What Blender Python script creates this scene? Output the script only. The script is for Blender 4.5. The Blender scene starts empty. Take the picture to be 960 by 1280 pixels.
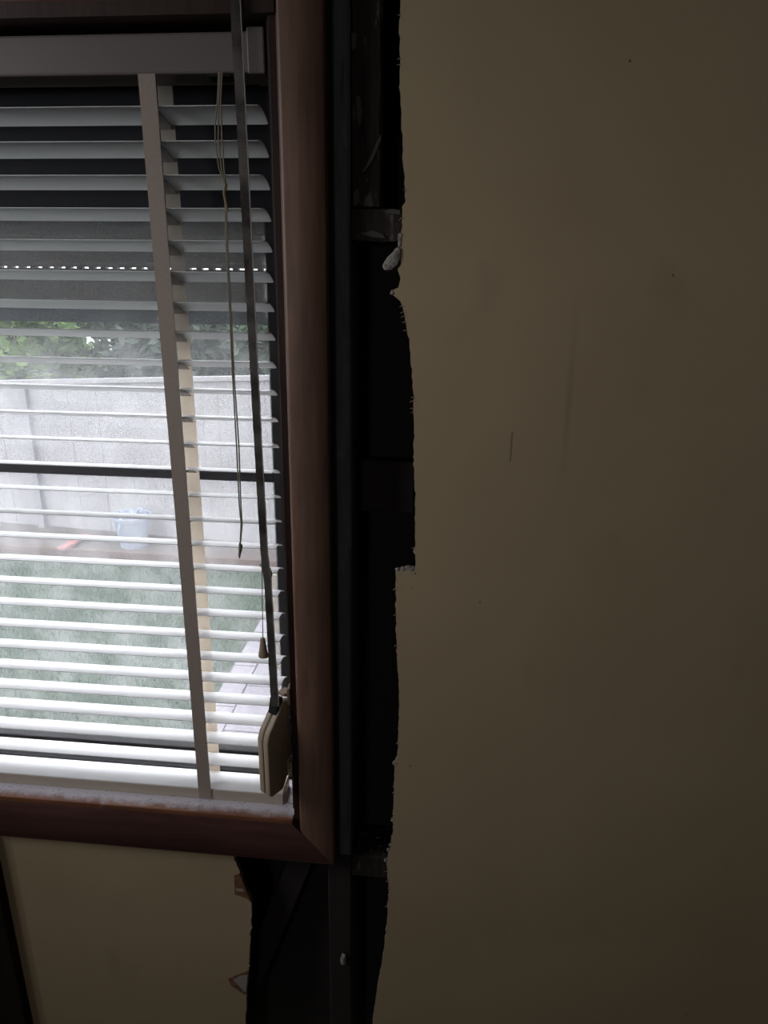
import bpy, bmesh, math, random
from mathutils import Vector, Matrix
random.seed(7)
S = bpy.context.scene
C = S.collection
ZC = 1.6                      # eye height above the room floor; all heights below are given from eye level

# ------------------------------------------------------------------ camera
cam_d = bpy.data.cameras.new('camera'); cam = bpy.data.objects.new('camera', cam_d); C.objects.link(cam)
RI = Vector((0.995413, 0.094787, 0.012956)); UP = Vector((-0.041381, 0.304499, 0.951613)); FW = Vector((-0.086255, 0.947785, -0.307024))
m = Matrix(((RI.x, UP.x, -FW.x, 0), (RI.y, UP.y, -FW.y, -0.97), (RI.z, UP.z, -FW.z, ZC), (0, 0, 0, 1)))
cam.matrix_world = m
cam_d.sensor_fit = 'VERTICAL'; cam_d.sensor_height = 36; cam_d.lens = 36 * 850 / 1280
cam_d.clip_start = 0.02
S.camera = cam

# ------------------------------------------------------------------ sky and exposure
W = bpy.data.worlds.new('overcast_sky'); S.world = W; W.use_nodes = True
bg = W.node_tree.nodes['Background']; bg.inputs[0].default_value = (0.96, 0.955, 1.0, 1); bg.inputs[1].default_value = 7.2
S.view_settings.view_transform = 'Standard'; S.view_settings.look = 'None'
S.view_settings.exposure = 0.0; S.view_settings.gamma = 1.0; S.view_settings.use_curve_mapping = False
S.cycles.use_denoising = True
S.cycles.max_bounces = 10; S.cycles.diffuse_bounces = 5; S.cycles.transparent_max_bounces = 24
S.cycles.sample_clamp_indirect = 6.0
def portal(name, loc, rot, sx, sy):
    d = bpy.data.lights.new(name, 'AREA'); d.shape = 'RECTANGLE'; d.size = sx; d.size_y = sy; d.cycles.is_portal = True
    o = bpy.data.objects.new(name, d); C.objects.link(o); o.location = (loc[0], loc[1], loc[2] + ZC); o.rotation_euler = rot
portal('daylight_portal_blind_window', (-0.758, 0.26, -0.28), (math.radians(-90), 0, 0), 1.1, 1.3)
portal('daylight_portal_added_side_window', (-1.64, -0.84, 0.26), (0, math.radians(-90), 0), 0.96, 0.84)  # guides skylight through the added, unseen side window
portal('daylight_portal_added_rear_window', (-0.98, -3.24, 0.08), (math.radians(90), 0, 0), 0.52, 0.56)  # guides skylight through the added, unseen rear window

# ------------------------------------------------------------------ materials
def M(name, col=(.5, .5, .5), rough=.6, spec=.4, build=None, metal=0):
    mt = bpy.data.materials.new(name); mt.use_nodes = True
    nt = mt.node_tree; b = nt.nodes['Principled BSDF']
    b.inputs['Base Color'].default_value = (*col, 1); b.inputs['Roughness'].default_value = rough
    b.inputs['Specular IOR Level'].default_value = spec; b.inputs['Metallic'].default_value = metal
    if build: build(nt, b)
    return mt
def N(nt, t, **kw):
    n = nt.nodes.new(t)
    for k, v in kw.items():
        if k in n.inputs.keys(): n.inputs[k].default_value = v
        else: setattr(n, k, v)
    return n
def coords(nt, scale=(1, 1, 1)):
    tc = N(nt, 'ShaderNodeNewGeometry'); mp = N(nt, 'ShaderNodeMapping'); mp.inputs['Scale'].default_value = scale
    nt.links.new(tc.outputs['Position'], mp.inputs[0]); return mp.outputs[0]
def noise(nt, vec, sc, det=4, rough=.55):
    n = N(nt, 'ShaderNodeTexNoise', Scale=sc, Detail=det, Roughness=rough); nt.links.new(vec, n.inputs['Vector']); return n.outputs['Fac']
def ramp(nt, fac, stops):
    r = N(nt, 'ShaderNodeValToRGB'); nt.links.new(fac, r.inputs[0]); e = r.color_ramp.elements
    while len(e) < len(stops): e.new(.5)
    for i, (p, c) in enumerate(stops):
        e[i].position = p; e[i].color = (*c, 1) if len(c) == 3 else c
    return r.outputs[0]
def g(v): return (v, v, v)
def mix(nt, fac, a, b, mode='MIX'):
    n = N(nt, 'ShaderNodeMix', data_type='RGBA', blend_type=mode)
    for s, v in ((0, fac), (6, a), (7, b)):
        if hasattr(v, 'is_output'): nt.links.new(v, n.inputs[s])
        else: n.inputs[s].default_value = v if s == 0 else (*v, 1)
    return n.outputs[2]
def bump(nt, b, h, st=.3, dist=.002):
    n = N(nt, 'ShaderNodeBump', Strength=st, Distance=dist); nt.links.new(h, n.inputs['Height']); nt.links.new(n.outputs[0], b.inputs['Normal'])
def mathn(nt, op, a, b=None):
    n = N(nt, 'ShaderNodeMath', operation=op)
    for i, v in enumerate((a, b)):
        if v is None: continue
        if hasattr(v, 'is_output'): nt.links.new(v, n.inputs[i])
        else: n.inputs[i].default_value = v
    return n.outputs[0]

def cream_build(nt, b):
    v = coords(nt)
    big = noise(nt, v, 3.0, 3); sm = noise(nt, v, 40, 4)
    c = ramp(nt, big, [(.3, (.475, .358, .215)), (.7, (.535, .408, .25))])
    c = mix(nt, ramp(nt, noise(nt, coords(nt, (1, 1, .6)), 9, 5), [(.60, g(0)), (.78, g(.30))]), c, (.30, .23, .15))   # smudges
    vo = N(nt, 'ShaderNodeTexVoronoi', Scale=14.0); nt.links.new(v, vo.inputs['Vector'])
    sp = mathn(nt, 'LESS_THAN', vo.outputs['Distance'], .022)
    c = mix(nt, mathn(nt, 'MULTIPLY', sp, .8), c, (.06, .045, .03))                                                    # specks
    # shadow of a slanting ridge painted down the board, and a short dent mark beside it
    sx = N(nt, 'ShaderNodeSeparateXYZ'); ge = N(nt, 'ShaderNodeNewGeometry'); nt.links.new(ge.outputs['Position'], sx.inputs[0])
    d = mathn(nt, 'ABSOLUTE', mathn(nt, 'SUBTRACT', sx.outputs[0], mathn(nt, 'ADD', .1675, mathn(nt, 'MULTIPLY', mathn(nt, 'SUBTRACT', sx.outputs[2], ZC - .06), -.012))))
    inz = mathn(nt, 'MULTIPLY', mathn(nt, 'LESS_THAN', sx.outputs[2], ZC + .06), mathn(nt, 'GREATER_THAN', sx.outputs[2], ZC - .30))
    ln = ramp(nt, d, [(.0005, g(.30)), (.006, g(0))])
    inz = mathn(nt, 'MULTIPLY', inz, ramp(nt, mathn(nt, 'ABSOLUTE', mathn(nt, 'SUBTRACT', sx.outputs[2], ZC - .14)), [(.02, g(1)), (.15, g(0))]))
    c = mix(nt, mathn(nt, 'MULTIPLY', ln, inz), c, (.22, .17, .11))
    d2 = mathn(nt, 'LESS_THAN', mathn(nt, 'ABSOLUTE', mathn(nt, 'SUBTRACT', sx.outputs[0], .0936)), .0013)
    in2 = mathn(nt, 'MULTIPLY', mathn(nt, 'LESS_THAN', sx.outputs[2], ZC - .186), mathn(nt, 'GREATER_THAN', sx.outputs[2], ZC - .23))
    c = mix(nt, mathn(nt, 'MULTIPLY', mathn(nt, 'MULTIPLY', d2, in2), .55), c, (.1, .08, .05))
    band = mathn(nt, 'MULTIPLY', mathn(nt, 'LESS_THAN', sx.outputs[0], -.793), mathn(nt, 'LESS_THAN', sx.outputs[2], ZC - .9))   # older paint margin beside the board
    c = mix(nt, mathn(nt, 'MULTIPLY', band, .35), c, (.34, .22, .13))
    nt.links.new(c, b.inputs['Base Color']); bump(nt, b, sm, .12, .001)
m_cream = M('cream_painted_plasterboard', rough=.62, spec=.25, build=cream_build)
def gyp_build(nt, b):
    v = coords(nt); nt.links.new(ramp(nt, noise(nt, v, 180, 3), [(.3, (.20, .17, .15)), (.7, (.46, .42, .38))]), b.inputs['Base Color']); bump(nt, b, noise(nt, v, 300, 3), .8, .002)
m_gyp = M('broken_gypsum', rough=.95, spec=.1, build=gyp_build)
def paper_build(nt, b):
    v = coords(nt); nt.links.new(ramp(nt, noise(nt, v, 120, 4), [(.3, (.16, .075, .04)), (.7, (.28, .15, .09))]), b.inputs['Base Color'])
m_paper = M('brown_torn_paper', rough=.9, spec=.1, build=paper_build)
m_paperlight = M('pale_torn_paper', (.42, .36, .32), .9, .1)

def wood_build(c1, c2, sc, st=.25):
    def f(nt, b):
        v = coords(nt, sc)
        n1 = noise(nt, v, 9, 6, .6); n2 = noise(nt, coords(nt), 4, 3)
        c = ramp(nt, n1, [(.3, c1), (.7, c2)])
        c = mix(nt, ramp(nt, n2, [(.45, g(0)), (.75, g(.5))]), c, tuple(x * .55 for x in c1))
        nt.links.new(c, b.inputs['Base Color']); bump(nt, b, n1, st, .0012)
    return f
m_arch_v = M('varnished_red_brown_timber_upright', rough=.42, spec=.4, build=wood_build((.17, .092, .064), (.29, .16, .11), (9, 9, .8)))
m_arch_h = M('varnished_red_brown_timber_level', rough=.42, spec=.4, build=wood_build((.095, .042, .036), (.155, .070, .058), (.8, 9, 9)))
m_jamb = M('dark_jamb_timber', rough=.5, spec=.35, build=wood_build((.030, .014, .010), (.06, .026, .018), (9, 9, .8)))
def sill_build(nt, b):
    v = coords(nt, (.8, 9, 9)); p = coords(nt)
    wood = ramp(nt, noise(nt, v, 9, 6), [(.3, (.17, .06, .032)), (.7, (.30, .12, .06))])
    sx = N(nt, 'ShaderNodeSeparateXYZ'); nt.links.new(p, sx.inputs[0])
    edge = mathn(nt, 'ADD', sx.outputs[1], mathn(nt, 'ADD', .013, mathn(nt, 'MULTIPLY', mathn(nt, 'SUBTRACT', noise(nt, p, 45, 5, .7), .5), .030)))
    dust_sheen = ramp(nt, edge, [(0.0, g(0)), (.016, g(.95))])
    c = mix(nt, dust_sheen, wood, (.84, .80, .88))  # real dust, with the sky's reflection put into its pale lavender
    fl = ramp(nt, noise(nt, p, 330, 2), [(.63, g(0)), (.70, g(.8))])
    c = mix(nt, fl, c, (.06, .035, .03))
    nt.links.new(c, b.inputs['Base Color']); bump(nt, b, noise(nt, p, 300, 3), .4, .001)
m_sill = M('dusty_sky_sheen_sill_timber', rough=.38, spec=.5, build=sill_build)
def rot_build(c1, c2, c3):
    def f(nt, b):
        n1 = noise(nt, coords(nt, (6, 6, 1)), 14, 6, .65)
        c = ramp(nt, n1, [(.35, c1), (.7, c2)])
        s = ramp(nt, noise(nt, coords(nt, (1, 1, .35)), 38, 6, .7), [(.57, g(0)), (.68, g(.8))])
        c = mix(nt, s, c, c3)
        nt.links.new(c, b.inputs['Base Color']); bump(nt, b, n1, .8, .003)
    return f
m_rot = M('water_stained_timber', rough=.85, spec=.12, build=rot_build((.030, .023, .020), (.060, .048, .041), (.22, .195, .175)))
m_stud = M('blackened_stud_timber', rough=.8, spec=.15, build=rot_build((.11, .115, .123), (.16, .166, .176), (.20, .205, .21)))
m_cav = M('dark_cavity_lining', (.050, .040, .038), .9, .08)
m_batten = M('dark_stained_batten', rough=.7, spec=.2, build=wood_build((.014, .010, .009), (.028, .019, .015), (9, 9, .8)))

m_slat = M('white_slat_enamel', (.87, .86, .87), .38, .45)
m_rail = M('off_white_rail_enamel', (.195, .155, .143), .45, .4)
m_rail_shade = M('shade_beige_bottom_rail', (.58, .49, .40), .45, .4)  # beige holds the shade on the front of the white rail
def cloth_build(c, sc):
    def f(nt, b):
        v = coords(nt); n1 = noise(nt, v, sc, 3)
        nt.links.new(ramp(nt, n1, [(.25, tuple(x * .82 for x in c)), (.75, c)]), b.inputs['Base Color']); bump(nt, b, n1, .3, .0006)
    return f
def add_translucency(mt, col, fac):
    nt = mt.node_tree; out = nt.nodes['Material Output']; b = nt.nodes['Principled BSDF']
    t = N(nt, 'ShaderNodeBsdfTranslucent'); t.inputs[0].default_value = (*col, 1); mx = N(nt, 'ShaderNodeMixShader'); mx.inputs[0].default_value = fac
    nt.links.new(b.outputs[0], mx.inputs[1]); nt.links.new(t.outputs[0], mx.inputs[2]); nt.links.new(mx.outputs[0], out.inputs[0])
m_brace = M('dark_brown_brace', rough=.9, spec=.08, build=cloth_build((.050, .040, .037), 30))
m_scar = M('pale_timber_scar', rough=.95, spec=.05, build=cloth_build((.125, .112, .10), 260))
m_tape_backlit = M('backlit_rear_tape', rough=.9, spec=.1, build=cloth_build((.64, .58, .52), 500)); add_translucency(m_tape_backlit, (.86, .79, .70), .5)  # same cloth as the front tape, backlight put into its paler colour
m_tape_shaded = M('shaded_front_woven_tape', rough=.9, spec=.1, build=cloth_build((.52, .42, .36), 500)); add_translucency(m_tape_shaded, (.5, .38, .26), .10)  # front tape, its room-side shade put into the browner colour
m_rung = M('grey_tape_rung', (.30, .27, .25), .9, .1)
m_cord = M('braided_cord', rough=.9, spec=.1, build=cloth_build((.34, .29, .22), 900))
m_knot = M('tan_knot', (.30, .23, .13), .9, .1)
m_tassel = M('beige_plastic_tassel', (.42, .30, .22), .4, .4)
def strap_build(nt, b):
    v = coords(nt, (1, 1, 1)); n1 = noise(nt, v, 26, 4); w = N(nt, 'ShaderNodeTexWave', Scale=260.0, bands_direction='Z'); nt.links.new(v, w.inputs['Vector'])
    c = ramp(nt, n1, [(.35, (.075, .062, .055)), (.65, (.21, .185, .165))]); c = mix(nt, .35, c, w.outputs[0], 'MULTIPLY')
    nt.links.new(c, b.inputs['Base Color']); bump(nt, b, w.outputs[1], .4, .0006)
m_strap = M('worn_grey_webbing', rough=.95, spec=.08, build=strap_build)
m_stitch = M('pale_strap_edge', (.42, .39, .36), .9, .1)
m_winder = M('cream_winder_plastic', (.50, .38, .27), .42, .4)
m_black = M('black_plastic', (.012, .012, .012), .5, .4)
m_steel = M('dull_steel', (.55, .53, .52), .4, .5, metal=.7)
m_alu = M('dark_bronze_aluminium', (.030, .028, .030), .6, .2)
m_shut = M('grey_brown_shutter_slat', rough=.5, spec=.4, build=cloth_build((.31, .255, .225), 30))
m_shutbar = M('charcoal_shutter_bar', (.10, .10, .11), .5, .4)
m_head = M('black_head_panel', (.022, .022, .026), .7, .2)

def glass_mat(name, base, streak, spec=.05):
    mt = bpy.data.materials.new(name); mt.use_nodes = True; nt = mt.node_tree; nt.nodes.remove(nt.nodes['Principled BSDF']); out = nt.nodes['Material Output']
    tr = N(nt, 'ShaderNodeBsdfTransparent'); tr.inputs[0].default_value = (.94, .96, .96, 1)
    gl = N(nt, 'ShaderNodeBsdfGlossy'); gl.inputs['Roughness'].default_value = .03
    df = N(nt, 'ShaderNodeBsdfDiffuse'); df.inputs[0].default_value = (.8, .8, .82, 1); tl = N(nt, 'ShaderNodeBsdfTranslucent'); tl.inputs[0].default_value = (.8, .8, .82, 1)
    dm = N(nt, 'ShaderNodeMixShader'); dm.inputs[0].default_value = .6; nt.links.new(df.outputs[0], dm.inputs[1]); nt.links.new(tl.outputs[0], dm.inputs[2])
    v = coords(nt, (1, 1, .7)); n1 = noise(nt, v, 16, 5, .65); n2 = noise(nt, coords(nt), 260, 2)
    f = mathn(nt, 'ADD', base, mathn(nt, 'MULTIPLY', ramp(nt, n1, [(.42, g(0)), (.75, g(1))]), streak))
    f = mathn(nt, 'ADD', f, mathn(nt, 'MULTIPLY', ramp(nt, n2, [(.66, g(0)), (.72, g(1))]), streak * .6))
    m1 = N(nt, 'ShaderNodeMixShader'); nt.links.new(f, m1.inputs[0]); nt.links.new(tr.outputs[0], m1.inputs[1]); nt.links.new(dm.outputs[0], m1.inputs[2])
    m2 = N(nt, 'ShaderNodeMixShader'); m2.inputs[0].default_value = spec; nt.links.new(m1.outputs[0], m2.inputs[1]); nt.links.new(gl.outputs[0], m2.inputs[2])
    nt.links.new(m2.outputs[0], out.inputs[0]); return mt
m_glass = glass_mat('dusty_window_glass', .052, .15, .012)
m_glass2 = glass_mat('clear_window_glass', .01, .02)
def screen_mat():
    mt = bpy.data.materials.new('fly_screen_mesh'); mt.use_nodes = True; nt = mt.node_tree; nt.nodes.remove(nt.nodes['Principled BSDF']); out = nt.nodes['Material Output']
    tr = N(nt, 'ShaderNodeBsdfTransparent'); df = N(nt, 'ShaderNodeBsdfDiffuse'); df.inputs[0].default_value = (.42, .42, .44, 1)
    f = ramp(nt, noise(nt, coords(nt), 520, 2), [(.40, g(.0)), (.66, g(.42))])
    m1 = N(nt, 'ShaderNodeMixShader'); nt.links.new(f, m1.inputs[0]); nt.links.new(tr.outputs[0], m1.inputs[1]); nt.links.new(df.outputs[0], m1.inputs[2]); nt.links.new(m1.outputs[0], out.inputs[0]); return mt
m_screen = screen_mat()

def lawn_build(nt, b):
    v = coords(nt); c = ramp(nt, noise(nt, v, 2.2, 5), [(.3, (.024, .042, .026)), (.7, (.050, .070, .046))])
    c = mix(nt, ramp(nt, noise(nt, coords(nt, (.5, 3, 1)), 1.6, 4), [(.5, g(0)), (.7, g(.4))]), c, (.06, .068, .056)); nt.links.new(c, b.inputs['Base Color']); bump(nt, b, noise(nt, v, 60, 3), .8, .02)
m_lawn = M('mown_lawn', rough=.95, spec=.1, build=lawn_build)
m_blade = M('grass_blade', rough=.8, spec=.2, build=cloth_build((.045, .085, .044), 3))
m_paling = M('pale_grey_paling', rough=.8, spec=.15, build=cloth_build((.26, .25, .26), 14))
m_post = M('grey_fence_post', (.20, .195, .21), .8, .15)
m_bed = M('garden_bed_soil', rough=.95, spec=.05, build=cloth_build((.10, .085, .08), 20))
m_edging = M('weathered_edging', rough=.9, spec=.1, build=cloth_build((.10, .065, .055), 12))
m_slab = M('pale_concrete_slab', rough=.85, spec=.15, build=cloth_build((.20, .185, .21), 10))
m_pot = M('blue_grey_pot', (.20, .22, .27), .6, .3)
m_pleaf = M('blue_grey_leaf', (.16, .20, .27), .7, .2)
m_red = M('faded_red_paint', (.27, .12, .115), .7, .2)
m_screenwood = M('weathered_paling_wood', rough=.9, spec=.1, build=cloth_build((.20, .17, .145), 16))
m_bark = M('brown_bark', rough=.95, spec=.05, build=cloth_build((.12, .085, .06), 20))
leafm = [M('dark_leaf', rough=.6, spec=.3, build=cloth_build((.035, .055, .03), 2)), M('bright_leaf', rough=.6, spec=.3, build=cloth_build((.085, .14, .04), 2)), M('grey_green_leaf', rough=.6, spec=.3, build=cloth_build((.05, .07, .05), 2))]
m_ceil = M('white_ceiling_paint', (.34, .31, .27), .8, .2)
m_floor = M('brown_floor', rough=.6, spec=.3, build=wood_build((.04, .024, .016), (.07, .042, .028), (1, 12, 12)))
m_room = M('cream_room_wall', (.16, .12, .08), .8, .2)
m_brick = M('outer_leaf_masonry', (.30, .22, .18), .9, .1)

# ------------------------------------------------------------------ mesh helpers
def tag(o, label=None, cat=None, group=None, kind=None):
    for k, v in (('label', label), ('category', cat), ('group', group), ('kind', kind)):
        if v: o[k] = v
    return o
def empty(name, loc, label=None, cat=None, group=None, kind=None):
    o = bpy.data.objects.new(name, None); C.objects.link(o); o.location = (loc[0], loc[1], loc[2] + ZC); o.empty_display_size = .05
    return tag(o, label, cat, group, kind)
def wloc(o):
    v = Vector((0, 0, 0))
    while o: v = v + o.location; o = o.parent
    return v
class MB:
    def __init__(s): s.bm = bmesh.new()
    def face(s, vs, mi=0):
        try: f = s.bm.faces.new(vs); f.material_index = mi; return f
        except ValueError: return None
    def box(s, x0, x1, y0, y1, z0, z1, mi=0):
        v = [s.bm.verts.new((x, y, z)) for z in (z0, z1) for y in (y0, y1) for x in (x0, x1)]
        for q in ((0, 2, 3, 1), (4, 5, 7, 6), (0, 1, 5, 4), (2, 6, 7, 3), (0, 4, 6, 2), (1, 3, 7, 5)): s.face([v[i] for i in q], mi)
        return s
    def prism(s, pts, fn, a, b, mi=0, side_mi=None):
        A = [s.bm.verts.new(fn(p, a)) for p in pts]; B = [s.bm.verts.new(fn(p, b)) for p in pts]; n = len(pts)
        s.face(A, mi); s.face(B[::-1], mi)
        for i in range(n): s.face([A[i], B[i], B[(i + 1) % n], A[(i + 1) % n]], mi if side_mi is None else side_mi)
        return s
    def tube(s, pts, r, n=8, mi=0):
        pts = [Vector(p) for p in pts]; rings = []
        for i, p in enumerate(pts):
            t = (pts[min(i + 1, len(pts) - 1)] - pts[max(i - 1, 0)]).normalized()
            a = t.cross(Vector((0, 1, 0)) if abs(t.y) < .9 else Vector((1, 0, 0))).normalized(); b = t.cross(a)
            rr = r[i] if isinstance(r, (list, tuple)) else r
            rings.append([s.bm.verts.new(p + rr * (math.cos(k * 2 * math.pi / n) * a + math.sin(k * 2 * math.pi / n) * b)) for k in range(n)])
        for i in range(len(rings) - 1):
            for k in range(n): s.face([rings[i][k], rings[i][(k + 1) % n], rings[i + 1][(k + 1) % n], rings[i + 1][k]], mi)
        s.face(rings[0][::-1], mi); s.face(rings[-1], mi); return s
    def sweep(s, prof, secs, mi=0):
        """prof(i, sec) -> list of points of a closed section; join the sections"""
        rings = [[s.bm.verts.new(p) for p in q] for q in secs]; n = len(rings[0])
        for i in range(len(rings) - 1):
            for k in range(n): s.face([rings[i][k], rings[i][(k + 1) % n], rings[i + 1][(k + 1) % n], rings[i + 1][k]], mi)
        s.face(rings[0][::-1], mi); s.face(rings[-1], mi); return s
    def bevel(s, w, seg=2, ang=30):
        bmesh.ops.recalc_face_normals(s.bm, faces=s.bm.faces)
        e = [x for x in s.bm.edges if len(x.link_faces) == 2 and x.calc_face_angle(0) > math.radians(ang)]
        bmesh.ops.bevel(s.bm, geom=e, offset=w, segments=seg, profile=.5, affect='EDGES', clamp_overlap=True); return s
    def out(s, name, mats, parent=None, smooth=False):
        bmesh.ops.recalc_face_normals(s.bm, faces=s.bm.faces)
        off = Vector((0, 0, ZC)) - (wloc(parent) if parent else Vector((0, 0, 0)))
        bmesh.ops.translate(s.bm, verts=s.bm.verts, vec=off)
        me = bpy.data.meshes.new(name); s.bm.to_mesh(me); s.bm.free()
        for x in (mats if isinstance(mats, (list, tuple)) else [mats]): me.materials.append(x)
        if smooth:
            for p in me.polygons: p.use_smooth = True
            me.set_sharp_from_angle(angle=math.radians(35))
        o = bpy.data.objects.new(name, me); C.objects.link(o); o.parent = parent
        return o
def box(name, dims, mat, parent=None, bev=0):
    b = MB().box(*dims)
    if bev: b.bevel(bev)
    return b.out(name, mat, parent)
def struct(o): o['kind'] = 'structure'; return o
XZ = lambda p, y: (p[0], y, p[1])

# ------------------------------------------------------------------ the room
X0, X1, Y0, ZF, ZT = -1.60, 2.2, -3.2, -1.6, .85
struct(box('floor', (X0 - .1, X1 + .1, Y0 - .1, .0, ZF - .1, ZF), m_floor))
struct(box('ceiling', (X0 - .1, X1 + .1, Y0 - .1, .2, ZT, ZT + .1), m_ceil))
struct(box('wall_right', (X1, X1 + .1, Y0 - .1, .1, ZF, ZT), m_room))
NX0, NX1, NZ0, NZ1 = -1.24, -.72, -.20, .36
b = MB(); b.box(X0 - .1, NX0, Y0 - .1, Y0, ZF, ZT); b.box(NX1, X1, Y0 - .1, Y0, ZF, ZT); b.box(NX0, NX1, Y0 - .1, Y0, ZF, NZ0); b.box(NX0, NX1, Y0 - .1, Y0, NZ1, ZT)
struct(b.out('wall_near', m_room))
w3 = empty('added_rear_window', ((NX0 + NX1) / 2, Y0 - .05, NZ0), kind='structure')  # unseen window, added to light the cut-out wall from the front
for nm, d in (('frame_rail', (NX0, NX1, Y0 - .07, Y0 - .03, NZ0, NZ0 + .04)), ('frame_rail', (NX0, NX1, Y0 - .07, Y0 - .03, NZ1 - .04, NZ1)), ('frame_stile', (NX0, NX0 + .04, Y0 - .07, Y0 - .03, NZ0 + .04, NZ1 - .04)), ('frame_stile', (NX1 - .04, NX1, Y0 - .07, Y0 - .03, NZ0 + .04, NZ1 - .04))):
    box(nm, d, m_alu, w3)
box('pane', (NX0 + .04, NX1 - .04, Y0 - .052, Y0 - .048, NZ0 + .04, NZ1 - .04), m_glass2, w3)
b = MB(); wy0, wy1, wz0, wz1 = -1.26, -.42, -.22, .74
b.box(X0 - .1, X0, Y0, wy0, ZF, ZT); b.box(X0 - .1, X0, wy1, .1, ZF, ZT); b.box(X0 - .1, X0, wy0, wy1, ZF, wz0); b.box(X0 - .1, X0, wy0, wy1, wz1, ZT)
struct(b.out('wall_left', m_room))
w2 = empty('added_side_window', (X0 - .05, (wy0 + wy1) / 2, wz0), kind='structure')  # unseen window, added so light falls off across the wall
for nm, d in (('frame_rail', (X0 - .07, X0 - .03, wy0, wy1, wz0, wz0 + .04)), ('frame_rail', (X0 - .07, X0 - .03, wy0, wy1, wz1 - .04, wz1)), ('frame_stile', (X0 - .07, X0 - .03, wy0, wy0 + .04, wz0 + .04, wz1 - .04)), ('frame_stile', (X0 - .07, X0 - .03, wy1 - .04, wy1, wz0 + .04, wz1 - .04))):
    box(nm, d, m_alu, w2)
box('pane', (X0 - .052, X0 - .048, wy0 + .04, wy1 - .04, wz0 + .04, wz1 - .04), m_glass2, w2)

# window wall: plasterboard sheets with the ragged cut-out
WX0, WX1, WZ0, WZ1 = -1.27, -.246, -.884, .322
RE = [(-.0773, .3371), (-.0773, .2871), (-.0754, .2439), (-.0711, .1812), (-.067, .1347), (-.0654, .1128), (-.0695, .107), (-.0698, .0709), (-.0711, .061), (-.0706, .0379), (-.0743, .0287), (-.0709, .0196), (-.0728, .0062), (-.0793, .003), (-.0781, -.0042), (-.0696, -.0104), (-.0645, -.025), (-.057, -.061), (-.0528, -.0958), (-.0477, -.1404), (-.0458, -.191), (-.046, -.2277), (-.042, -.2884), (-.0403, -.3516), (-.0388, -.4053), (-.0684, -.4088), (-.0684, -.4446), (-.0665, -.5127), (-.0627, -.5774), (-.0593, -.6203), (-.0592, -.6894), (-.0594, -.7498), (-.0633, -.7598), (-.0648, -.8345), (-.0649, -.9103), (-.0686, -.9408), (-.0753, -.9793), (-.0701, -1.0322), (-.0718, -1.1221), (-.0796, -1.217), (-.0896, -1.2911), (-.0974, -1.3852), (-.102, -1.47), (-.10, -1.6)]
LE = [(-.3574, -.95), (-.3574, -1.0036), (-.3483, -1.0314), (-.3408, -1.0629), (-.3316, -1.0947), (-.3302, -1.1319), (-.3357, -1.1806), (-.3399, -1.2345), (-.3475, -1.3074), (-.3526, -1.3603), (-.3585, -1.4237), (-.36, -1.6)]
def jag(pts, step, amp, seed):
    r = random.Random(seed); o = []
    for (ax, az), (bx, bz) in zip(pts, pts[1:]):
        n = max(1, int(math.hypot(bx - ax, bz - az) / step))
        for i in range(n):
            t = i / n; k = r.gauss(0, amp) * (2.2 if r.random() < .08 else 1)
            o.append((ax + (bx - ax) * t + k, az + (bz - az) * t + r.uniform(-.25, .25) * step))
    return o + [pts[-1]]
RJ = jag([(-.08, ZT)] + RE, .0055, .0006, 3); LJ = jag(LE, .0055, .0006, 5)
wr = struct(MB().prism(RJ + [(X1, ZF), (X1, ZT)], XZ, 0, .010, 0, 1).out('wall_far_right', [m_cream, m_gyp]))
wl = struct(MB().prism([(X0, -.95)] + LJ + [(X0, ZF)], XZ, 0, .010, 0, 1).out('wall_far_lower', [m_cream, m_gyp]))
struct(box('wall_far_upper', (X0, -.081, 0, .010, .37, ZT), m_cream))
struct(box('wall_far_left', (X0, -1.30, 0, .010, -.95, .37), m_cream))
# outer leaf behind the framing
b = MB(); b.box(WX1, X1, .10, .22, ZF - .3, ZT, 0); b.box(X0 - .1, WX0, .10, .22, ZF - .3, ZT, 0); b.box(WX0, WX1, .10, .22, ZF - .3, WZ0 - .02, 0); b.box(WX0, WX1, .10, .22, WZ1 + .02, ZT, 0)
struct(b.out('wall_outer', m_brick))
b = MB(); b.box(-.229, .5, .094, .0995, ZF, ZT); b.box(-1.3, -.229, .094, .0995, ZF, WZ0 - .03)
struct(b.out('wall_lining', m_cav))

# broken bits along the cut edge (parts of the sheets)
def lump(name, c, r, seed, mat, parent, n=2):
    bm = bmesh.new(); bmesh.ops.create_icosphere(bm, subdivisions=n, radius=1); rr = random.Random(seed)
    for v in bm.verts:
        k = 1 + rr.uniform(-.18, .18); v.co = Vector((c[0] + v.co.x * r[0] * k, c[1] + v.co.y * r[1] * k, c[2] + v.co.z * r[2] * k))
    mb = MB(); mb.bm.free(); mb.bm = bm; return mb.out(name, mat, parent)
ch = MB().prism([(-.0955, .0345), (-.0925, .0285), (-.083, .0285), (-.0735, .036), (-.0705, .046), (-.0705, .058), (-.077, .058), (-.081, .052), (-.0885, .0455)], XZ, -.003, .009).bevel(.003, 2)
ch.out('plaster_chunk', m_gyp, wr, True)
MB().prism([(-.0745, .075), (-.0695, .076), (-.0705, .058), (-.0745, .058)], XZ, -.001, .008).bevel(.001).out('plaster_chunk', m_gyp, wr)
for i, (x, z, s) in enumerate([(-.0655, -.4075, .0045), (-.0575, -.4065, .0055), (-.0495, -.4045, .006), (-.0430, -.4055, .0065), (-.0395, -.412, .004), (-.0795, .000, .005), (-.0625, -.764, .006), (-.0725, -.951, .0032), (-.0685, -.940, .0036), (-.0665, -.885, .0026), (-.0770, -.975, .0028)]):
    lump('plaster_crumb', (x, .003, z), (s, .004, s * .75), i, m_gyp, wr)
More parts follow.
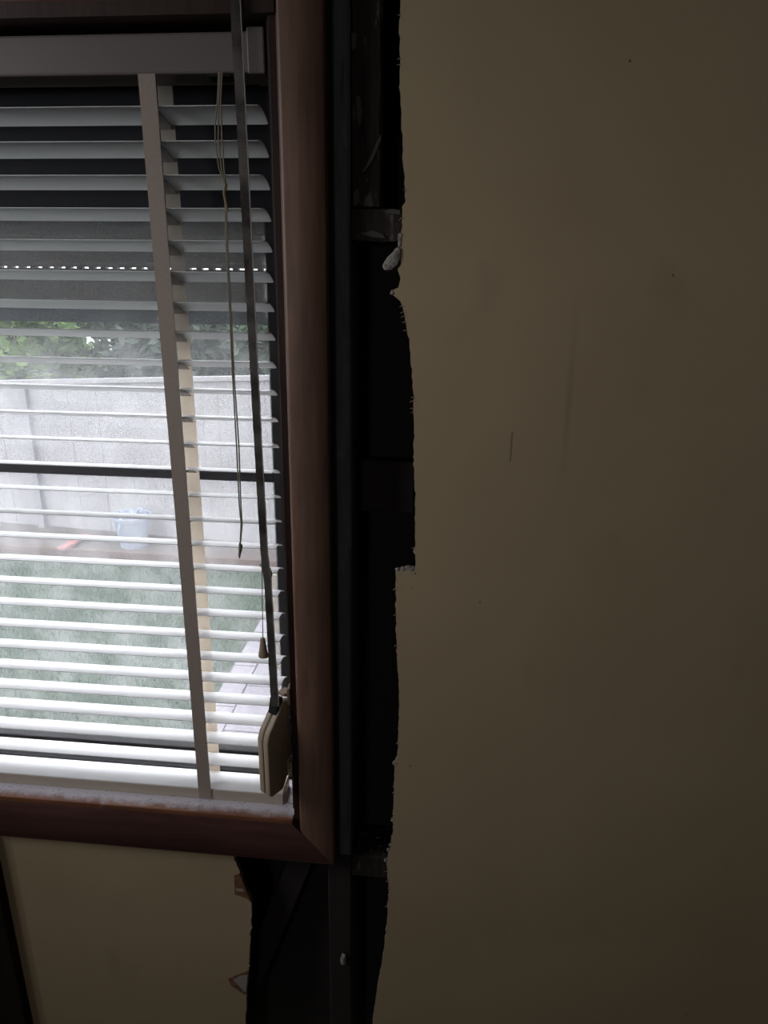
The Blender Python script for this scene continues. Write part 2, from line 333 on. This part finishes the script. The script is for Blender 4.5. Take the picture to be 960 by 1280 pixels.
for i in range(40):                                   # torn paper fibres
    x, z = random.Random(90 + i).choice(RJ[30:-20]); r = random.Random(i)
    a = r.uniform(2.4, 3.9); L = r.uniform(.002, .006)
    MB().tube([(x + .002, -.0004, z), (x + math.cos(a) * L * .6, -.001, z + math.sin(a) * L * .6), (x + math.cos(a) * L, -.002, z + math.sin(a) * L - .001)], [.0006, .0005, .0002], 4).out('paper_fibre', m_cream, wr)
def flap(name, pts, y0, y1, mat, parent): return MB().prism(pts, XZ, y0, y1).out(name, mat, parent)
flap('torn_paper', [(-.3600, -1.0383), (-.3606, -1.0835), (-.3368, -1.0914), (-.3310, -1.0985), (-.3405, -1.0629), (-.3483, -1.0314)], -.0012, .002, m_paper, wl)
flap('torn_paper', [(-.3575, -1.068), (-.3570, -1.074), (-.3430, -1.074), (-.3450, -1.068)], -.0018, -.001, m_paperlight, wl)
flap('torn_paper', [(-.3459, -1.2752), (-.3863, -1.3019), (-.3816, -1.3185), (-.3549, -1.3409), (-.351, -1.338)], -.0012, .002, m_paper, wl)
flap('torn_paper', [(-.3462, -1.286), (-.3620, -1.290), (-.3760, -1.303), (-.3660, -1.316), (-.3545, -1.332), (-.351, -1.33)], -.0018, -.001, m_paperlight, wl)

# window 1: aluminium frame, panes, linings, sill
w1 = empty('window_1', ((WX0 + WX1) / 2, .13, WZ0), kind='structure')
box('frame_stile', (-.286, WX1, .115, .150, WZ0 + .032, .110), m_alu, w1, .002)
box('frame_stile', (WX0, WX0 + .04, .115, .150, WZ0 + .032, .110), m_alu, w1, .002)
box('frame_rail', (WX0, WX1, .115, .150, WZ0, WZ0 + .032), m_alu, w1, .002)
box('transom', (WX0 + .04, -.286, .117, .148, -.3085, -.2925), m_alu, w1, .002)
box('sub_sill', (WX0, WX1, .085, .115, WZ0, WZ0 + .010), m_alu, w1, .001)
box('head_panel', (WX0, WX1, .115, .150, .110, WZ1), m_head, w1)
box('pane', (WX0 + .04, -.286, .130, .134, -.2925, .110), m_glass, w1)
box('pane', (WX0 + .04, -.286, .130, .134, WZ0 + .032, -.3085), m_glass, w1)
box('fly_screen', (WX0 + .04, -.286, .1495, .1500, WZ0 + .032, .110), m_screen, w1)
box('jamb', (-.240, -.229, -.008, .115, WZ0 - .024, WZ1 + .012), m_jamb, w1, .0015); box('jamb_packer', (-.246, -.240, .010, .115, WZ0, WZ1), m_jamb, w1)
box('jamb', (WX0 - .011, WX0, -.008, .115, WZ0, WZ1), m_jamb, w1)
box('head_lining', (WX0, -.229, -.016, .115, WZ1, WZ1 + .016), m_jamb, w1)
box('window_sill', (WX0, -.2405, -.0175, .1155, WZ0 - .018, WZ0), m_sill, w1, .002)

# architraves, mitred
def arch(name, mat, inner, outer, along0i, along0o, along1i, along1o, vertical, lip=0.0):
    """profile from inner to outer; ends mitred linearly between inner and outer"""
    def prof():
        w = abs(outer - inner); return [(0, 0), (0, -.011), (.003, -.016), (.007, -.018), (w - .004, -.018), (w - .001, -.016), (w, -.012), (w, 0)]
    P = prof(); w = abs(outer - inner); sg = 1 if outer > inner else -1
    secs = []
    for ai, ao in ((along0i, along0o), (along1i, along1o)):
        q = []
        for t, y in P:
            a = ai + (ao - ai) * t / w; c = inner + sg * t
            q.append((c, y, a) if vertical else (a, y, c))
        secs.append(q)
    return struct(MB().sweep(None, secs).out(name, mat, None, True))
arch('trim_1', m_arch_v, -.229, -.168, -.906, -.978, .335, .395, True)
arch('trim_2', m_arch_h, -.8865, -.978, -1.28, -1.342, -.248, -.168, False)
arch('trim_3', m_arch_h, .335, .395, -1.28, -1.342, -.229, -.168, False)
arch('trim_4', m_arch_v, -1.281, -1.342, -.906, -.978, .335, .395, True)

# ------------------------------------------------------------------ timber in the wall cavity
def timber(name, dims, mat, label, seed=1, amp=.0015, cuts=8):
    b = MB().box(*dims); b.bevel(.003, 1)
    ed = [e for e in b.bm.edges if e.calc_length() > .15]
    bmesh.ops.subdivide_edges(b.bm, edges=ed, cuts=cuts, use_grid_fill=True)
    r = random.Random(seed)
    for v in b.bm.verts: v.co += Vector((r.uniform(-amp, amp), r.uniform(-amp * .5, amp * .5), r.uniform(-amp, amp)))
    return tag(b.out(name, mat), label, 'timber')
def scars(parent, y, polys, k=1):
    for p in polys: MB().prism(p, XZ, y, y + .0022).out('pale_scar', m_scar, parent)
wst = timber('wall_stud', (-.2285, -.1405, .014, .093, -.984, ZT), m_stud, 'blackened upright stud tight against the brown window architrave', 1, .0008)
scars(wst, .0125, [[(-.152, .2798), (-.148, .2745), (-.1492, .2461), (-.1513, .23), (-.1533, .248)], [(-.1481, -.8585), (-.1465, -.8669), (-.1467, -.9286), (-.1483, -.92)]])
timber('shaded_stud_end', (-.1850, -.1405, .014, .093, ZF, -.985), m_brace, 'lower end of the stud, coloured darker for shade, in the open wall below the window corner', 2, .0008)  # same stud continued, split off so a darker colour gives its shade
rtm = timber('rotten_timber', (-.1400, -.1005, .022, .060, .108, ZT), m_rot, 'water-damaged upright timber piece with pale scars above the nogging, beside the stud', 4, .0018, 14)
ngu = timber('nogging', (-.1400, .25, .016, .093, .066, .107), m_rot, 'short horizontal nogging with flaking surface under the water-damaged upright', 6, .0015)
scars(rtm, .0198, [[(-.1395, .3114), (-.1327, .3095), (-.1337, .294), (-.1390, .2914)], [(-.1337, .2425), (-.1285, .2388), (-.1253, .2224), (-.1284, .204), (-.1316, .2132)], [(-.1262, .152), (-.1187, .1616), (-.1073, .1852), (-.1010, .1964), (-.1005, .1908), (-.1113, .1663), (-.1219, .153)], [(-.1369, .1278), (-.1304, .1327), (-.1282, .116), (-.1358, .1101)], [(-.1219, .1453), (-.1176, .1433), (-.1186, .1395)]])
scars(ngu, .0142, [[(-.0973, .1036), (-.0845, .1066), (-.0737, .1047), (-.0736, .0998), (-.0865, .1007)], [(-.1274, .0756), (-.11, .0798), (-.0969, .0748), (-.0925, .0698), (-.1099, .0717)]])
ng = timber('nogging', (-.1400, .25, .014, .093, -1.03, -.982), m_rot, 'dusty horizontal nogging beside the bottom corner of the window frame', 8, .001)
timber('timber_block', (-.1400, -.045, .060, .093, -.335, -.250), m_brace, 'faint flat timber block deep in the cavity halfway up the wall', 9, .001)
# diagonal brace and trimmer under the window
b = MB(); d = Vector((-.0863, 0, -.2543)).normalized(); n_ = Vector((-d.z, 0, d.x)); c0 = Vector((-.232, .05, -1.0)); c1 = c0 + d * .62
q = [c0 + n_ * .022, c1 + n_ * .022, c1 - n_ * .022, c0 - n_ * .022]
b.prism([(v.x, v.z) for v in q], XZ, .045, .085); tag(b.out('diagonal_brace', m_brace), 'dark diagonal brace in the open wall below the window', 'timber')
tag(box('sill_trimmer', (-1.3, -.2285, .014, .093, -.978, -.906), m_stud, None, .002), 'dark horizontal trimmer under the window sill, behind the bottom architrave', 'timber')
tag(lump('plaster_scrap', (-.1560, .009, -1.232), (.006, .006, .014), 21, m_gyp, None), 'small pale plaster scrap stuck on the stud below the window corner', 'plaster scrap')
r = random.Random(12)
for i in range(8):                                   # crumbs lying on the lower nogging
    s = r.uniform(.0010, .0022); tag(lump('plaster_crumb', (r.uniform(-.132, -.072), r.uniform(.02, .08), -.982 + s * .7), (s * 1.3, s, s), 40 + i, m_gyp, None, 1), 'tiny plaster crumb lying on the dusty lower nogging', 'crumb', 'crumbs on the lower nogging')

tag(box('timber_batten', (-.905, -.8235, -.020, 0, ZF, -.979), m_batten, None, .003), 'dark vertical timber board standing against the wall below the window', 'board')

# ------------------------------------------------------------------ venetian blind
BX0, BX1, BY = -1.225, -.262, .042
bl = empty('venetian_blind', (-.74, BY, WZ0), 'white venetian blind with wide cream ladder tapes hanging in the timber window', 'blind')
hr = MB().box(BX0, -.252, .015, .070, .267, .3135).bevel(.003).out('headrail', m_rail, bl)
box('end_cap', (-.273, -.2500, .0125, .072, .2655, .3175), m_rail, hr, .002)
box('cord_lock', (-.330, -.298, .022, .050, .2655, .2680), m_black, hr)
TILT = math.radians(14)
def slat_mesh():
    b = MB(); secs = []; n = 8
    xs = [(BX0, .95), (BX0 + .001, .985), (BX0 + .003, 1.0), (BX1 - .003, 1.0), (BX1 - .001, .985), (BX1, .95)]
    for x, k in xs:
        top = []; bot = []
        for i in range(n + 1):
            u = (i / n * 2 - 1); w = u * .025 * k; h = .0048 * (1 - (u * k) ** 2)
            for lst, off in ((top, .0005), (bot, -.0005)):
                hh = h + off; y = w * math.cos(TILT) + hh * math.sin(TILT); z = -w * math.sin(TILT) + hh * math.cos(TILT)
                lst.append((x, BY + y, z))
        secs.append(top + bot[::-1])
    b.sweep(None, secs); return b
first = None; zs = [.2270 - .04137 * i for i in range(23)] + [-.7245, -.7672, -.8135]
for i, z in enumerate(zs):
    if first is None:
        first = slat_mesh().out('slat', m_slat, bl, True); base = first.location.copy(); o = first
    else:
        o = first.copy(); C.objects.link(o)
    rr = random.Random(i)
    o.location = base + Vector((0, 0, z - .002)); o.rotation_euler = (rr.uniform(-.03, .03) * 0, 0, 0)
# bottom rail with a crowned top
P2 = [(.018, -.883), (.018, -.862), (.030, -.857), (.042, -.8555), (.054, -.857), (.066, -.862), (.066, -.883)]
br = MB().sweep(None, [[(x, y, z) for y, z in P2] for x in (BX0, -.282)]).out('bottom_rail', [m_slat], bl, True)
fr = MB().box(BX0, -.284, .0165, .0185, -.8835, -.8630).bevel(.0005, 1).out('shaded_front_strip', m_rail_shade, br)  # shaded front face of the rail, laid on as a darker strip
MB().sweep(None, [[(x, .042 + (y - .042) * 1.06, z + (.001 if z > -.87 else -.0005)) for y, z in P2] for x in (-.284, -.266)]).out('end_cap', m_rail_shade, br, True)
b = MB(); b.box(-.262, -.2415, .020, .050, -.8838, -.8815); b.box(-.2440, -.2415, .020, .050, -.8838, -.855); b.bevel(.0006, 1); hb = b.out('hold_down_bracket', m_steel, bl)
MB().tube([(-.2465, .033, -.868), (-.2430, .033, -.868)], .004, 10).out('screw', m_black, hb)
# ladder tapes
def tape(xt, xb, y, w, zt, zb, wob, mat):
    b = MB(); secs = []
    for i in range(28):
        t = i / 27; x = xt + (xb - xt) * t; z = zt + (zb - zt) * t; yy = y + wob * math.sin(i * 2.3)
        secs.append([(x - w / 2, yy - .0005, z), (x + w / 2, yy - .0005, z), (x + w / 2, yy + .0005, z), (x - w / 2, yy + .0005, z)])
    return b.sweep(None, secs).out('ladder_tape', mat, bl)
for xc in (-.4085, -1.08):
    tape(xc, xc - .0010, .0150, .0232, .2675, -.8815, .0004, m_tape_shaded); tape(xc + .002, xc - .001, .0695, .0215, .2675, -.8700, .0005, m_tape_backlit)
    for i, z in enumerate(zs):
        t = i / 26; x = xc - .0010 * t; w = .0085; dz = .0245 * math.sin(TILT)
        b = MB(); secs = []; rr = random.Random(i * 7)
        for u in (-1.0, -.6, 0, .6, 1.0):
            y = BY + u * .0262; zz = z - u * dz * 1.02 - .0058 + .0052 * (1 - u * u) - .0012
            k = 1 if abs(u) > .5 else .95
            secs.append([(x - w * k, y, zz - .0004), (x + w * k + rr.uniform(-.001, .001), y, zz - .0004), (x + w * k, y, zz + .0003), (x - w * k, y, zz + .0003)])
        b.sweep(None, secs).out('tape_rung', m_rung, bl)
# lift cords with knots
CY = .004
lc = MB().tube([(-.3085, .012, .268), (-.310, CY, .235), (-.3135, CY, .19), (-.3115, CY, .155), (-.3080, CY, .130), (-.3095, CY, .10), (-.3105, CY, .06), (-.3110, CY, -.02), (-.3118, CY, -.12), (-.3115, CY, -.22), (-.3125, CY, -.31), (-.3112, CY, -.345), (-.3150, CY, -.383)], .0011, 6).out('lift_cord', m_cord, bl, True)
MB().tube([(-.3060, .012, .268), (-.3075, CY, .235), (-.3085, CY, .19), (-.3080, CY, .155), (-.3070, CY, .130), (-.3080, CY, .10), (-.3088, CY, .06), (-.3090, CY, -.02), (-.3096, CY, -.12), (-.3080, CY, -.22), (-.3098, CY, -.31), (-.3095, CY, -.345), (-.3148, CY, -.384)], .0011, 6).out('lift_cord', m_cord, bl, True)
MB().tube([(-.3105, .012, .268), (-.3115, CY, .235), (-.3165, CY - .001, .205), (-.3175, CY - .001, .185), (-.3150, CY, .155), (-.3090, CY, .135), (-.3085, CY, .120)], .0010, 6).out('lift_cord', m_cord, bl, True)
MB().tube([(-.3085, CY - .001, .140), (-.3060, CY - .002, .134), (-.3090, CY - .002, .124), (-.3070, CY - .002, .112), (-.3058, CY - .001, .101)], [.0012, .0022, .0022, .0020, .0012], 7).out('cord_knot', m_knot, lc, True)
MB().tube([(-.3148, CY, -.376), (-.3140, CY, -.381), (-.3146, CY, -.387), (-.3165, CY, -.397), (-.3168, CY, -.402)], [.0014, .0034, .0030, .0018, .0012], 8).out('cord_knot', m_cord, lc, True)
# tilt cord with tassel and a little wire hook
tc = MB().tube([(-.2835, .012, .268), (-.2790, CY, .18), (-.2770, CY, 0), (-.2785, CY, -.15), (-.2795, CY, -.30), (-.2815, CY, -.42), (-.2852, CY, -.545)], .0008, 6).out('tilt_cord', m_cord, bl, True)
b = MB(); secs = []
for z, w, d in ((-.541, .0032, .003), (-.5435, .0042, .0038), (-.560, .0064, .005), (-.5735, .0088, .0062), (-.5762, .0080, .0056)):
    secs.append([(-.2855 + w * math.cos(a * math.pi / 6), CY + d * math.sin(a * math.pi / 6), z) for a in range(12)])
b.sweep(None, secs).out('tassel', m_tassel, tc, True)
MB().tube([(-.2745, CY - .003, -.404), (-.2775, CY - .004, -.410), (-.2800, CY - .004, -.4135), (-.2830, CY - .004, -.4125), (-.2830, CY - .004, -.4090), (-.2800, CY - .004, -.4085), (-.2780, CY - .004, -.4120)], .0008, 6).out('wire_hook', m_black, tc, True)

# ------------------------------------------------------------------ strap winder
PX, TX = Vector((-.483, -.875, 0)), Vector((-.875, .483, 0)); O = Vector((-.2425, -.003, 0))
sw = empty('strap_winder', (-.262, -.02, -.83), 'cream strap winder box with long worn grey strap, at the right side of the blind', 'strap winder')
prof = [(0, -.648), (.014, -.648), (.050, -.690), (.055, -.704), (.055, -.806), (.050, -.814), (.022, -.816), (0, -.778)]
def wf(p, t): v = O + PX * p[0] + TX * t; return (v.x, v.y, p[1])
MB().prism(prof, wf, .0002, .0118).bevel(.0028, 3).out('winder_shell', m_winder, sw, True)
MB().prism(prof, wf, .0126, .0245).bevel(.0032, 3).out('winder_shell', m_winder, sw, True)
pr2 = [(p + (.002 if p < .02 else -.0014), z + (-.002 if z > -.75 else .002)) for p, z in prof]
MB().prism(pr2, wf, .004, .020).out('winder_core', m_black, sw)
MB().prism([(.012, -.640), (.024, -.640), (.030, -.668), (.012, -.655)], wf, .0035, .0215).bevel(.001, 1).out('strap_slot', m_black, sw, True)
b = MB(); b.prism([(-.006, -.634), (.012, -.634), (.012, -.638), (-.006, -.638)], wf, .001, .016); b.out('hinge_plate', m_winder, sw)
for za, zb in ((-.655, -.626), (-.800, -.770)): box('mounting_plate', (-.2450, -.2400, -.010, .012, za, zb), m_winder, sw, .001)
MB().prism([(-.004, -.760), (.010, -.765), (.010, -.785), (-.004, -.777)], wf, -.002, .001).out('latch', m_winder, sw)
cs = [(-.2750, .400, .0068), (-.2735, .25, .0065), (-.2728, .10, .0062), (-.2715, -.10, .0060), (-.2705, -.22, .0058), (-.2685, -.38, .0060), (-.2660, -.415, .0064), (-.2650, -.425, .0058), (-.2640, -.50, .0060), (-.2625, -.60, .0064), (-.2615, -.650, .0066)]
SY = -.0235
def ribbon(cs, y, off, w, th):
    b = MB(); secs = []
    for x, z, hw in cs:
        a, c = (x - hw, x + hw) if w is None else (x + off * hw - w, x + off * hw + w)
        secs.append([(a, y - th, z), (c, y - th, z), (c, y + th, z), (a, y + th, z)])
    return b.sweep(None, secs)
dense = []
for (xa, za, ha), (xb, zb, hb_) in zip(cs, cs[1:]):
    n = max(1, int((za - zb) / .006))
    for i in range(n):
        t = i / n; dense.append((xa + (xb - xa) * t, za + (zb - za) * t, (ha + (hb_ - ha) * t) + random.uniform(-.0003, .0003)))
dense.append(cs[-1])
st = ribbon(dense, SY, 0, None, .0009).out('strap', m_strap, sw)
ribbon(dense, SY - .0004, .95, .0006, .0008).out('strap_edge', m_stitch, st)
MB().prism([(-.2600, -.405), (-.2570, -.415), (-.2600, -.425)], XZ, SY - .0008, SY + .0008).out('frayed_nick', m_strap, st)
b = MB().box(-.290, -.260, -.034, -.018, .385, .415).bevel(.003); b.out('strap_guide', m_winder, sw)

# ------------------------------------------------------------------ roller shutter outside the glass
rs = empty('roller_shutter', (-.75, .185, -.055), 'grey-brown roller shutter let partly down outside the top of the window', 'roller shutter')
SX0, SX1 = -1.24, -.300
for z0, z1 in ((-.0315, .0325), (.0342, .0745), (.0755, .116), (.117, .158), (.159, .20), (.201, .242), (.243, .284), (.285, .32)):
    h = z1 - z0; pts = [(.182, z0), (.176, z0 + .008), (.176, z1 - .008), (.182, z1 - .001), (.190, z1), (.192, z1 - .006), (.192, z0 + .006), (.190, z0)]
    sl = MB().sweep(None, [[(x, y, z) for y, z in pts] for x in (SX0, SX1)]).out('shutter_slat', m_shut, rs)
    if abs(z0 - .0342) < 1e-4:
        b = MB(); x = SX0
        while x < SX1: b.box(x, x + .0095, .181, .191, .0318, .0350); x += .0205
        b.out('slot_web', m_shut, sl)
b = MB().box(SX0, SX1, .178, .196, -.0550, -.0325).bevel(.002); b.out('bottom_bar', m_shutbar, rs)
for xa, xb in ((-.302, -.2465), (-1.2695, -1.238)): box('guide_rail', (xa, xb, .172, .200, WZ0 - .018, .32), m_alu, rs)

# ------------------------------------------------------------------ the yard
GZ = -2.68
struct(box('ground', (-26, 22, -14, 30, GZ - .2, GZ), m_lawn))
b = MB(); r = random.Random(5)
for i in range(16000):
    x = r.uniform(-5.6, -1.54); y = r.uniform(1.8, 5.18); h = r.uniform(.03, .075); a = r.uniform(0, 6.28); w = r.uniform(.004, .008)
    dx, dy = math.cos(a) * w, math.sin(a) * w; lx, ly = r.uniform(-.03, .03), r.uniform(-.03, .03)
    v = [b.bm.verts.new(p) for p in ((x - dx, y - dy, GZ), (x + dx, y + dy, GZ), (x + lx, y + ly, GZ + h))]; b.face(v)
tag(b.out('lawn_grass', m_blade), 'short mown green grass blades across the back yard', 'grass', kind='stuff')
# back fence
FA, FB = Vector((-7.2, 6.35)), Vector((-.3, 5.68))
def ft(t): return -1.09 + t * .36
fe = empty('paling_fence', (-3.6, 6.05, GZ), 'tall pale grey paling fence at the back of the yard', 'fence')
n = 40; dv = (FB - FA) / n; nrm = Vector((-dv.y, dv.x)).normalized(); r = random.Random(3)
for i in range(n):
    a = FA + dv * (i + .006); c = FA + dv * (i + .994); o = r.uniform(0, .006); t = (i + .5) / n
    q = [a + nrm * o, c + nrm * o, c + nrm * (o + .018), a + nrm * (o + .018)]
    bb = MB(); zt = ft(t) - .03 + r.uniform(-.006, .006)
    bb.sweep(None, [[(p.x, p.y, z) for p in q] for z in (GZ, zt)]).out('paling', m_paling, fe)
for t0 in (.005, .377, .86):
    a = FA + (FB - FA) * t0; tw = .035
    MB().box(a.x - tw, a.x + tw, a.y - .06, a.y + .01, GZ, ft(t0) - .03).out('post', m_post, fe)
q0, q1 = FA - nrm * .03, FB - nrm * .03; q2, q3 = FB + nrm * .05, FA + nrm * .05
b = MB(); v = [(q0.x, q0.y, ft(0)), (q1.x, q1.y, ft(1)), (q2.x, q2.y, ft(1)), (q3.x, q3.y, ft(0))]
b.sweep(None, [[(x, y, z - .045) for x, y, z in v], v]).out('capping_rail', m_paling, fe)
# garden bed and edging
struct(MB().sweep(None, [[(-7.2, 5.48, z), (-.3, 5.28, z), (-.3, 5.70, z), (-7.2, 6.36, z)] for z in (GZ, GZ + .05)]).out('garden_bed', m_bed))
tag(MB().sweep(None, [[(x, y, z) for y, z in ((y0, GZ), (y0, GZ + .085), (y0 + .05, GZ + .085), (y0 + .05, GZ))] for x, y0 in ((-7.2, 5.43), (-.3, 5.23))]).out('edging_sleeper', m_edging), 'long weathered sleeper edging between the lawn and garden bed', 'edging')
# pot with drooping leaves
pc = Vector((-3.30, 5.62, GZ + .05))
pt = empty('planter_pot', pc, 'pale blue-grey tapered pot with drooping leaves in front of the fence', 'planter')
b = MB(); secs = []
for z, rr in ((0, .135), (.30, .185), (.31, .205), (.35, .210), (.35, .188), (.31, .18)):
    secs.append([(pc.x + rr * math.cos(k * math.pi / 12), pc.y + rr * math.sin(k * math.pi / 12), pc.z + z) for k in range(24)])
b.sweep(None, secs).out('pot', m_pot, pt, True)
r = random.Random(8)
for i in range(8):
    a = i * .9; L = r.uniform(.10, .24); up = r.uniform(.04, .12); secs = []
    d = Vector((math.cos(a), math.sin(a), 0)); s = Vector((-d.y, d.x, 0))
    for k in range(6):
        t = k / 5; p = Vector((pc.x, pc.y, pc.z + .33)) + d * (.06 + L * t) + Vector((0, 0, up * 4 * t * (1 - t) - .10 * t * t)); w = .028 * math.sin(math.pi * min(.97, .15 + .85 * t)) + .003
        secs.append([tuple(p - s * w), tuple(p + Vector((0, 0, .006))), tuple(p + s * w), tuple(p - Vector((0, 0, .004)))])
    MB().sweep(None, secs).out('leaf', m_pleaf, pt)
# faded red plank
b = MB(); d = Vector((.10, .995, 0)); s = Vector((-d.y, d.x, 0)); c = Vector((-3.94, 5.30, GZ + .10))
q = [c - s * .045, c + s * .045, c + s * .045 + d * .45, c - s * .045 + d * .45]
b.sweep(None, [[(p.x, p.y, p.z + z) for p in q] for z in (-.012, .012)]); tag(b.out('red_plank', m_red), 'faded red plank lying across the edging sleeper', 'plank')
# concrete path of slabs
pa = empty('concrete_path', (-1.25, 3.2, GZ), 'pale concrete slab path beside the lawn', 'path')
for i, (xa, xb) in enumerate(((-1.50, -1.335), (-1.325, -.95), (-.94, -.56))):
    for k in range(7):
        y0 = 1.3 + k * .52 + (.26 if i % 2 else 0); box('slab', (xa, xb, y0, y0 + .51, GZ - .02, GZ + .03), m_slab, pa, .004)
# low weathered paling screen at the side
ls = empty('low_paling_screen', (-1.0, 3.6, GZ), 'low weathered timber paling screen beside the concrete path', 'screen')
for i in range(8):
    x = -1.195 + i * .085; box('paling', (x, x + .08, 3.35, 3.37, GZ + .03, GZ + .78 + .012 * math.sin(i * 3)), m_screenwood, ls)
box('rail', (-1.195, -.52, 3.372, 3.40, GZ + .60, GZ + .67), m_screenwood, ls)
# trees behind the fence
def tree(x, y, top, rx, mat, label, seed, n):
    t = empty('garden_tree', (x, y, GZ), label, 'tree', 'trees behind the fence'); r = random.Random(seed)
    MB().tube([(x, y, GZ), (x + .05, y, GZ + .9), (x, y, GZ + (top - GZ) * .75)], [.08, .06, .03], 8).out('trunk', m_bark, t, True)
    for k in range(5):
        a = k * 1.3; MB().tube([(x, y, GZ + .9 + k * .12), (x + rx * .45 * math.cos(a), y + rx * .45 * math.sin(a), GZ + 1.5 + k * .15), (x + rx * .7 * math.cos(a), y + rx * .7 * math.sin(a), GZ + 1.9 + k * .15)], [.03, .02, .008], 6).out('branch', m_bark, t)
    b = MB(); cz = (GZ + .9 + top) / 2; rz = (top - GZ - .9) / 2
    cl = [(r.uniform(-.7, .7), r.uniform(-.7, .7), r.uniform(-.75, .75)) for _ in range(26)]
    for i in range(n):
        c = r.choice(cl); p = Vector((x + (c[0] + r.gauss(0, .16)) * rx, y + (c[1] + r.gauss(0, .16)) * rx, cz + (c[2] + r.gauss(0, .16)) * rz))
        u = Vector((r.gauss(0, 1), r.gauss(0, 1), r.gauss(0, .6))).normalized(); v = u.cross(Vector((r.gauss(0, 1), r.gauss(0, 1), r.gauss(0, 1)))).normalized(); L = r.uniform(.06, .11)
        q = [p - u * L, p + v * L * .42, p + u * L, p - v * L * .42]; b.face([b.bm.verts.new(w) for w in q])
    o = b.out('foliage', mat, t); o['kind'] = 'stuff'
tree(-5.75, 7.9, .10, 1.0, leafm[1], 'bright yellow-green leafy tree behind the pale fence', 1, 9000)
tree(-7.6, 11.2, .25, 1.25, leafm[0], 'dark leafy tree behind the bright yellow-green one', 2, 8000)
tree(-3.75, 7.9, .0, 1.0, leafm[2], 'grey-green leafy tree standing close behind the fence', 3, 9000)
tree(-4.4, 10.9, .25, 1.25, leafm[0], 'dark leafy tree standing back behind the grey-green one', 4, 8000)
tree(-1.95, 7.7, .05, .85, leafm[0], 'dark leafy tree close behind the end of the fence seen past the blind cords', 9, 8000)
tree(-1.8, 10.9, .20, 1.2, leafm[2], 'grey-green leafy tree far behind the fence, half hidden by a dark one', 6, 7000)
